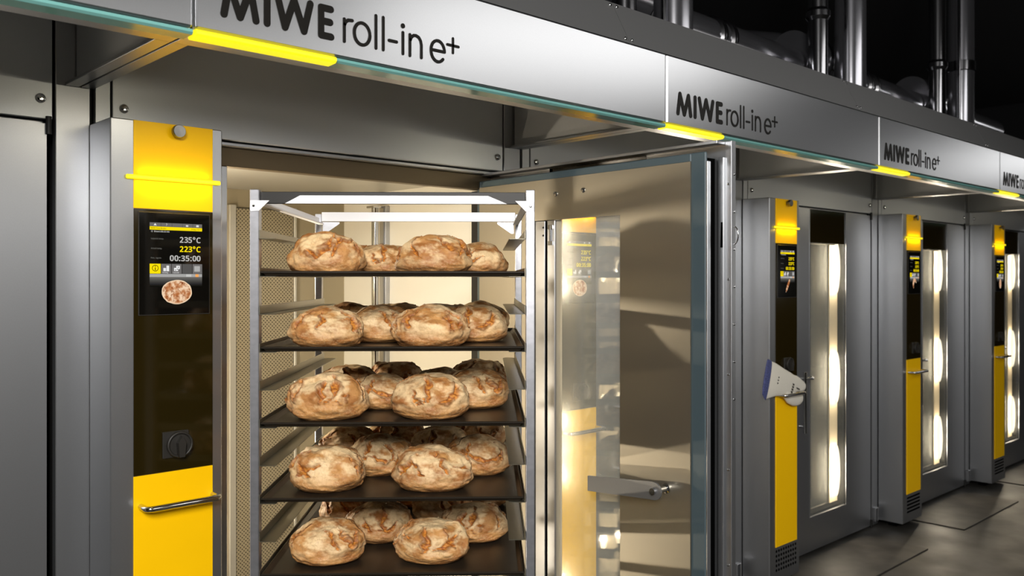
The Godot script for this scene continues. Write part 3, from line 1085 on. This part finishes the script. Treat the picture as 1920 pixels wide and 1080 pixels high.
func rack() -> void:
	var at := rack_frame(-0.326, 2.75)
	var turn := deg_to_rad(-YAW + 1.64)
	var o := thing("bakery_rack", "tall aluminium tray rack full of loaves before the open oven", "rack", at, turn)
	var H := EYE + 0.236
	for p in [[-1, 1], [1, 1], [-1, -1], [1, -1]]:
		var x0: float = -0.3735 if p[0] < 0 else 0.3496
		var z0: float = 0.42 if p[1] > 0 else -0.45
		part("post", box1(V(x0, 0.11, z0), V(x0 + 0.0239, H, z0 + 0.03), 0.002), M.aluminium, o)
	var b := MB.new()
	b.box(V(-0.3496, EYE + 0.1995, 0.418), V(0.3496, EYE + 0.231, 0.432), 0.001)
	var fb := part("front_beam", b, M.dark_steel, o)
	var w := MB.new()
	w.prism(PackedVector2Array([Vector2(-0.285, 0.0), Vector2(0.300, 0.0), Vector2(0.250, 0.021), Vector2(-0.245, 0.021)]), 0.0, 0.003, Transform3D(Basis(Vector3.RIGHT, 0.12), V(0, EYE + 0.200, 0.434)))
	part("beam_lip", w, M.lit_white_sheet, fb)
	var bb := part("back_beam", box1(V(-0.3496, EYE + 0.209, -0.436), V(0.3496, EYE + 0.242, -0.420), 0.001), M.lit_white_sheet, o)
	for sx in [-1.0, 1.0]:
		var s := MB.new()
		s.box(V(sx * 0.352 - 0.010, EYE + 0.197, -0.42), V(sx * 0.352 + 0.010, EYE + 0.203, 0.42), 0.001)
		s.box(V(sx * 0.360 - 0.002, EYE + 0.197, -0.42), V(sx * 0.360 + 0.002, EYE + 0.222, 0.42), 0.001)
		part("side_bar", s, M.lit_white_sheet, o)
		# corner gussets with a rivet
		var g := MB.new()
		var poly := PackedVector2Array([Vector2(-0.371, 0.206), Vector2(-0.322, 0.206), Vector2(-0.349, 0.179), Vector2(-0.369, 0.178), Vector2(-0.3715, 0.181)])
		if sx > 0:
			for k in poly.size():
				poly[k].x = -poly[k].x
		var t := Transform3D(Basis(), V(0, EYE, 0))
		g.prism(poly, 0.450, 0.4535, t)
		var gs := part("gusset", g, M.lit_white_sheet, o)
		screw(V(sx * 0.362, EYE + 0.192, 0.4535), V(0, 0, 1), 0.004, gs, "rivet")
		var g2 := MB.new()
		var pb := PackedVector2Array([Vector2(-0.345, 0.206), Vector2(-0.285, 0.206), Vector2(-0.285, 0.200), Vector2(-0.335, 0.165), Vector2(-0.345, 0.165)])
		if sx > 0:
			for k in pb.size():
				pb[k].x = -pb[k].x
		g2.prism(pb, -0.4195, -0.4165, t)
		part("gusset", g2, M.aluminium, o)
	# runners, two to a level
	for k in range(-1, 14):
		var y := EYE + 0.0119 - 0.0993 * k - 0.004
		for sx in [-1.0, 1.0]:
			var r := MB.new()
			var xo: float = sx * 0.3490
			var xi: float = sx * 0.305
			r.box(V(minf(xo, xi), y - 0.0018, -0.462), V(maxf(xo, xi), y, 0.450), 0.0006)
			r.box(V(minf(xo, xo - sx * 0.002), y, -0.462), V(maxf(xo, xo - sx * 0.002), y + 0.022, 0.450), 0.0006)
			r.lathe([[0.0, -0.0018], [0.021, -0.0018], [0.021, 0.0], [0.0, 0.0]], V(sx * 0.327, y, -0.462), V(0, 1, 0), 18)
			part("runner", r, M.runner_steel, o)
	# base frame and castors
	var bf := MB.new()
	bf.box(V(-0.3735, 0.11, 0.415), V(0.3735, 0.15, 0.45), 0.003)
	bf.box(V(-0.3735, 0.11, -0.45), V(0.3735, 0.15, -0.415), 0.003)
	bf.box(V(-0.3735, 0.11, -0.415), V(-0.335, 0.15, 0.415), 0.003)
	bf.box(V(0.335, 0.11, -0.415), V(0.3735, 0.15, 0.415), 0.003)
	part("base_frame", bf, M.aluminium, o)
	for p in [[-0.345, 0.41], [0.345, 0.41], [-0.345, -0.41], [0.345, -0.41]]:
		var c := MB.new()
		c.lathe([[0.0, -0.015], [0.045, -0.015], [0.05, -0.008], [0.05, 0.008], [0.045, 0.015], [0.0, 0.015]], V(p[0], 0.051, p[1]), V(1, 0, 0), 20)
		c.box(V(p[0] - 0.022, 0.04, p[1] - 0.015), V(p[0] - 0.017, 0.112, p[1] + 0.015))
		c.box(V(p[0] + 0.017, 0.04, p[1] - 0.015), V(p[0] + 0.022, 0.112, p[1] + 0.015))
		part("castor", c, M.dark_steel, o)
	# trays and loaves
	var variants := []
	for k in 10:
		variants.append(loaf_mesh(k))
	var ord := ["topmost", "second", "third", "fourth", "lowest"]
	var spots := [[-0.200, 0.29], [0.092, 0.29], [-0.072, 0.095], [0.214, 0.095], [-0.197, -0.10], [0.100, -0.10], [-0.064, -0.295], [0.222, -0.295]]
	var named := ["left loaf of the front row", "right loaf of the front row", "left loaf of the second row", "right loaf of the second row", "left loaf of the third row", "right loaf of the third row", "left loaf of the back row", "right loaf of the back row"]
	var size := [[1.0, 1.03, 0.84, 0.86, 0.9, 0.9, 0.9, 0.9], [0.99, 1.04, 0.97, 0.95, 0.95, 0.95, 0.95, 0.95], [1.05, 1.04, 0.92, 0.98, 0.97, 0.9, 0.95, 0.97], [1.0, 1.07, 0.95, 0.94, 0.95, 0.95, 0.95, 0.93], [0.99, 1.0, 0.98, 0.96, 0.92, 0.95, 0.95, 0.95]]
	var basis := Basis(Vector3.UP, turn)
	for t in 5:
		var y := EYE + 0.0119 - 0.1986 * t - 0.0038
		var tr := thing("baking_tray", "dark baking tray with loaves, the %s of the five on the rack" % ord[t], "tray", at + V(0, y, 0), turn, "dark baking trays on the rack")
		part("tray_pan", tray_mesh(), M.tray_black, tr)
		for k in 8:
			var sz: float = size[t][k]
			var p := V(spots[k][0] + rng.randf_range(-0.006, 0.006), y + 0.0022, spots[k][1] + rng.randf_range(-0.004, 0.004))
			var q := at + basis * V(p.x, 0, p.z)
			var l := MeshInstance3D.new()
			l.name = numbered("bread_loaf")
			var vi: int = (t * 2 + k) % 10 if k < 2 else (t * 3 + k * 7 + 1) % 10
			l.mesh = variants[vi]
			l.material_override = M.crust
			add_child(l)
			l.position = V(q.x, p.y, q.z)
			l.rotation.y = turn + (rng.randf_range(-0.25, 0.25) if k < 2 else rng.randf_range(0.0, TAU) * 0.0 + [0.0, PI][rng.randi() % 2] + rng.randf_range(-0.3, 0.3))
			l.scale = V(sz, sz * rng.randf_range(0.95, 1.05), minf(sz, 0.96))
			tag(l, "crusty brown bread loaf, %s on the %s tray" % [named[k], ord[t]], "bread", "crusty loaves on the trays")


func tray_mesh() -> MB:
	var b := MB.new()
	# nested rectangles from the floor up the sloping walls, over the rim and down outside
	var prof := [[0.016, 0.0018], [0.014, 0.0022], [0.0062, 0.0105], [0.0048, 0.0128], [0.0022, 0.0134], [0.0, 0.0118], [0.0003, 0.0088], [0.0030, 0.0082], [0.0050, 0.0076], [0.0115, 0.0], [0.013, 0.0]]
	var hx := 0.3455
	var z0 := -0.43
	var z1 := 0.446
	var ringv := []
	for q in prof:
		var i: float = q[0]
		ringv.append([V(-hx + i, q[1], z0 + i), V(hx - i, q[1], z0 + i), V(hx - i, q[1], z1 - i), V(-hx + i, q[1], z1 - i)])
	b.face(ringv[0], Vector3.UP)
	for k in prof.size() - 1:
		for s in 4:
			var e := (s + 1) % 4
			var a: Vector3 = ringv[k][s]
			var c: Vector3 = ringv[k][e]
			var d: Vector3 = ringv[k + 1][e]
			var f: Vector3 = ringv[k + 1][s]
			var nn := (c - a).cross(f - a).normalized()
			b.quad(a, c, d, f, nn if nn.length() > 0.1 else Vector3.UP)
	b.face(ringv[-1], Vector3.DOWN)
	return b


func loaf_mesh(seed_: int) -> ArrayMesh:
	var r := RandomNumberGenerator.new()
	r.seed = 100 + seed_ * 17
	var no := FastNoiseLite.new()
	no.seed = seed_ * 31 + 5
	no.frequency = 1.0
	no.fractal_octaves = 3
	var nf := FastNoiseLite.new()
	nf.seed = seed_ * 13 + 2
	nf.frequency = 1.0
	nf.fractal_octaves = 4
	var nw := FastNoiseLite.new()
	nw.seed = seed_ * 7 + 11
	nw.frequency = 1.0
	nw.fractal_octaves = 2
	# tears in the crust: lines that wander over the upper half of the unit sphere
	var cracks := []
	var a0 := r.randf() * TAU
	var nc := 11
	for k in nc:
		var az := a0 + k * TAU / nc + r.randf_range(-0.35, 0.35)
		var po := r.randf_range(0.30, 0.65)
		var head := az + (r.randf_range(-0.4, 0.4) if k % 3 else r.randf_range(0.8, 1.5) * signf(r.randf() - 0.5))
		if k % 3 == 0:
			po = r.randf_range(0.75, 1.15)
		var pl := []
		for m in 6:
			pl.append(V(sin(po) * cos(az), cos(po), sin(po) * sin(az)))
			head += r.randf_range(-0.38, 0.38)
			var stp := r.randf_range(0.17, 0.27)
			po = clampf(po + stp * cos(head - az), 0.05, 1.42)
			az += stp * sin(head - az) / maxf(sin(po), 0.25)
		cracks.append([pl, r.randf_range(0.036, 0.070), 1.0, r.randf_range(-1.0, 1.0)])
	var W := 216
	var Hn := 124
	var A := 0.1055
	var Bz := 0.098
	var vs := PackedVector3Array()
	var cs := PackedColorArray()
	for j in Hn + 1:
		var th := PI * j / Hn       # 0 at the top
		for i in W:
			var ph := TAU * i / W
			var d := V(sin(th) * cos(ph), cos(th), sin(th) * sin(ph))
			var low := no.get_noise_3d(d.x * 1.1, d.y * 1.1, d.z * 1.1)
			var hr := pow(absf(sin(th)), 0.86)
			var y := (pow(absf(d.y), 1.05) * 0.076) if d.y >= 0 else -minf(0.038, 0.047 * pow(absf(d.y), 0.85))
			var rad := 1.0 + low * 0.12
			var p := V(cos(ph) * hr * A * rad, y * (1.0 + low * 0.16 if d.y > 0 else 1.0) + 0.038, sin(ph) * hr * Bz * rad)
			var nrm := V(d.x / A, d.y / 0.07, d.z / Bz).normalized()
			var top := smoothstep(-0.30, 0.15, d.y)
			var u := d + V(nw.get_noise_3d(d.x * 2.4, d.y * 2.4, d.z * 2.4 + 9.0), nw.get_noise_3d(d.x * 2.4 + 31.0, d.y * 2.4, d.z * 2.4), nw.get_noise_3d(d.x * 2.4, d.y * 2.4 + 17.0, d.z * 2.4)) * 0.13
			var open := 0.0
			var lip := 0.0
			for cr in cracks:
				var pl: Array = cr[0]
				var best := 9.0
				var at := 0.0
				var side := 0.0
				for m in pl.size() - 1:
					var qa: Vector3 = pl[m]
					var qb: Vector3 = pl[m + 1]
					var q := Geometry3D.get_closest_point_to_segment(u, qa, qb)
					var ds := u.distance_to(q)
					if ds < best:
						best = ds
						at = (m + qa.distance_to(q) / maxf(0.001, qa.distance_to(qb))) / (pl.size() - 1)
						side = signf((qb - qa).cross(u - qa).dot(d))
				var ww: float = cr[1] * (0.25 + 1.1 * sin(PI * clampf(at, 0.03, 0.97)))
				open = maxf(open, (1.0 - smoothstep(ww * 0.72, ww * 1.12, best)) * cr[2])
				lip = maxf(lip, exp(-pow((best - ww * 1.25) / (ww * 0.40 + 0.012), 2.0)) * cr[2] * (0.65 + 0.35 * side * signf(cr[3])))
			open *= top
			lip *= top * (1.0 - minf(open, 1.0))
			var fine := nf.get_noise_3d(d.x * 9, d.y * 9, d.z * 9)
			var streak := nf.get_noise_3d(d.x * 3 + 40.0, d.y * 11, d.z * 3)
			var crease := 1.0 - smoothstep(0.0, 0.10, absf(no.get_noise_3d(d.x * 3.2 + 60.0, d.y * 3.2, d.z * 3.2)))
			crease *= top * (1.0 - minf(open, 1.0)) * smoothstep(-0.1, 0.3, no.get_noise_3d(d.x * 1.5, d.y * 1.5 + 80.0, d.z * 1.5))
			p += nrm * (lip * 0.0042 - open * 0.0058 + streak * 0.0005 * top + open * fine * 0.0015)
			p.y = maxf(p.y, 0.0)
			# the crust's own colours: tan skin, floured patches, amber torn crumb, baked ridges
			var br := clampf(0.5 + no.get_noise_3d(d.x * 1.3 + 5, d.y * 1.3, d.z * 1.3) * 1.2 + fine * 0.10, 0, 1)
			var col := Color(0.37, 0.140, 0.034).lerp(Color(0.60, 0.30, 0.098), br)
			var flour := clampf(0.54 + no.get_noise_3d(d.x * 1.2 + 20, d.y * 1.6 + 4, d.z * 1.2) * 2.0 + fine * 0.55 + streak * 0.12, 0, 1)
			flour *= smoothstep(-0.45, 0.45, d.y)
			col = col.lerp(Color(0.93, 0.70, 0.40), flour * 0.80)
			var speck := smoothstep(0.10, 0.34, nf.get_noise_3d(d.x * 18, d.y * 18, d.z * 18 + 3.0)) * (1.0 - smoothstep(-0.25, 0.25, d.y))
			col = col.lerp(Color(0.78, 0.55, 0.30), speck * 0.40)
			var torn := nw.get_noise_3d(d.x * 8 + 7.0, d.y * 8, d.z * 8)
			var crumb := Color(0.27, 0.072, 0.007).lerp(Color(0.60, 0.235, 0.032), clampf(0.5 + torn * 1.7, 0, 1))
			col = col.lerp(Color(0.20, 0.062, 0.014), clampf(lip * 0.85 * (0.5 + br * 0.5) + crease * 0.30, 0, 0.85))
			col = col.lerp(crumb, clampf(open * 1.2, 0, 1))
			vs.append(p)
			cs.append(col)
	var idx := PackedInt32Array()
	for j in Hn:
		for i in W:
			var k0 := j * W + i
			var k1 := j * W + (i + 1) % W
			var k2 := k0 + W
			var k3 := k1 + W
			idx.append_array([k0, k2, k1, k1, k2, k3] if false else [k0, k1, k2, k1, k3, k2])
	var ns := PackedVector3Array()
	ns.resize(vs.size())
	for q in range(0, idx.size(), 3):
		var fa := vs[idx[q]]
		var fb := vs[idx[q + 1]]
		var fc := vs[idx[q + 2]]
		var fn := (fc - fa).cross(fb - fa)
		ns[idx[q]] += fn; ns[idx[q + 1]] += fn; ns[idx[q + 2]] += fn
	for q in ns.size():
		ns[q] = ns[q].normalized() if ns[q].length() > 1e-12 else Vector3.UP
	var a := []
	a.resize(Mesh.ARRAY_MAX)
	a[Mesh.ARRAY_VERTEX] = vs
	a[Mesh.ARRAY_NORMAL] = ns
	a[Mesh.ARRAY_COLOR] = cs
	a[Mesh.ARRAY_INDEX] = idx
	var am := ArrayMesh.new()
	am.add_surface_from_arrays(Mesh.PRIMITIVE_TRIANGLES, a)
	return am


# ---------------------------------------------------------------- the oven mitt
func loft(b: MB, secs: Array, seg := 28) -> void:     # sections: centre x, y, z, half width along (dx, dy), half thickness
	var rings := []
	for k in secs.size():
		var s: Array = secs[k]
		var wd := Vector2(s[3], s[4])
		var ring := []
		for j in seg:
			var a := TAU * j / seg
			var ca := signf(cos(a)) * pow(absf(cos(a)), 0.9)
			ring.append(V(s[0] + wd.x * ca, s[1] + wd.y * ca, s[2] + s[5] * sin(a)))
		rings.append(ring)
	for k in secs.size() - 1:
		for j in seg:
			var l := (j + 1) % seg
			var c0 := V(secs[k][0], secs[k][1], secs[k][2])
			var c1 := V(secs[k + 1][0], secs[k + 1][1], secs[k + 1][2])
			var ns := []
			for pr in [[k, j], [k, l], [k + 1, l], [k + 1, j]]:
				var jj: int = pr[1]
				var R: Array = rings[pr[0]]
				var along: Vector3 = (rings[mini(pr[0] + 1, secs.size() - 1)][jj] - rings[maxi(pr[0] - 1, 0)][jj])
				var round_: Vector3 = R[(jj + 1) % seg] - R[(jj + seg - 1) % seg]
				var nn := along.cross(round_).normalized()
				var cc := V(secs[pr[0]][0], secs[pr[0]][1], secs[pr[0]][2])
				if nn.dot(R[jj] - cc) < 0:
					nn = -nn
				ns.append(nn)
			b.tri(rings[k][j], rings[k][l], rings[k + 1][l], ns[0], ns[1], ns[2])
			b.tri(rings[k][j], rings[k + 1][l], rings[k + 1][j], ns[0], ns[2], ns[3])
	b.face(rings[0], (V(secs[0][0], secs[0][1], secs[0][2]) - V(secs[1][0], secs[1][1], secs[1][2])).normalized())
	b.face(rings[-1], (V(secs[-1][0], secs[-1][1], secs[-1][2]) - V(secs[-2][0], secs[-2][1], secs[-2][2])).normalized())


func mitt() -> void:
	var X := 2 * PITCH
	var z := -2.4745
	var at := V(X + 0.97, EYE - 0.58, z)
	var o := thing("oven_mitt", "white cloth oven mitt with a blue cuff hanging on the column handle", "mitt", at)
	var sec := func(x, y, wx, wy, th, dz = 0.0): return [x - 0.97, y + 0.58, dz, wx, wy, th]
	var body := MB.new()
	loft(body, [sec.call(0.785, -0.542, 0.032, 0.100, 0.0075), sec.call(0.83, -0.545, 0.022, 0.094, 0.0115), sec.call(0.88, -0.552, 0.018, 0.083, 0.0155), sec.call(0.94, -0.566, 0.014, 0.073, 0.0175), sec.call(1.00, -0.580, 0.012, 0.066, 0.017),
		sec.call(1.04, -0.586, 0.012, 0.054, 0.016), sec.call(1.08, -0.587, 0.012, 0.045, 0.015), sec.call(1.12, -0.597, 0.010, 0.036, 0.014), sec.call(1.155, -0.606, 0.008, 0.028, 0.013), sec.call(1.177, -0.611, 0.005, 0.019, 0.009), sec.call(1.187, -0.614, 0.002, 0.008, 0.004)])
	part("mitt_body", body, M.mitt_cloth, o)
	var th := MB.new()
	loft(th, [sec.call(0.96, -0.622, 0.010, 0.030, 0.014), sec.call(1.00, -0.645, 0.012, 0.040, 0.015), sec.call(1.05, -0.664, 0.010, 0.040, 0.014), sec.call(1.09, -0.674, 0.006, 0.036, 0.013), sec.call(1.125, -0.676, 0.003, 0.030, 0.012), sec.call(1.148, -0.674, 0.001, 0.020, 0.009), sec.call(1.158, -0.672, 0.0, 0.008, 0.004)])
	part("mitt_thumb", th, M.mitt_cloth, o)
	var cu := MB.new()
	loft(cu, [sec.call(0.7535, -0.5205, 0.026, 0.090, 0.004), sec.call(0.756, -0.522, 0.027, 0.093, 0.0065), sec.call(0.770, -0.531, 0.030, 0.098, 0.0085), sec.call(0.788, -0.543, 0.033, 0.103, 0.0095), sec.call(0.792, -0.545, 0.032, 0.101, 0.008)])
	part("mitt_cuff", cu, M.mitt_blue, o)
	# small dark stamps on the cloth
	var st := MB.new()
	for k in 5:
		var p := Vector2(1.018 - 0.97 - k * 0.0065, -0.578 + 0.58 - k * 0.0135)
		st.stroke([p, p + Vector2(0.016, -0.006), p + Vector2(0.000, -0.006), p + Vector2(0.013, -0.012)], 0.0036, 0.0172, 0.0182)
	for k in 3:
		var p := Vector2(0.868 - 0.97 - k * 0.006, -0.530 + 0.58 - k * 0.015)
		st.stroke([p, p + Vector2(0.009, -0.003), p + Vector2(0.001, -0.006)], 0.0036, 0.0150, 0.0160)
	st.stroke([Vector2(1.064 - 0.97, -0.606 + 0.58), Vector2(1.095 - 0.97, -0.617 + 0.58)], 0.006, 0.0150, 0.0158)
	part("stamp", st, M.letter_black, o)
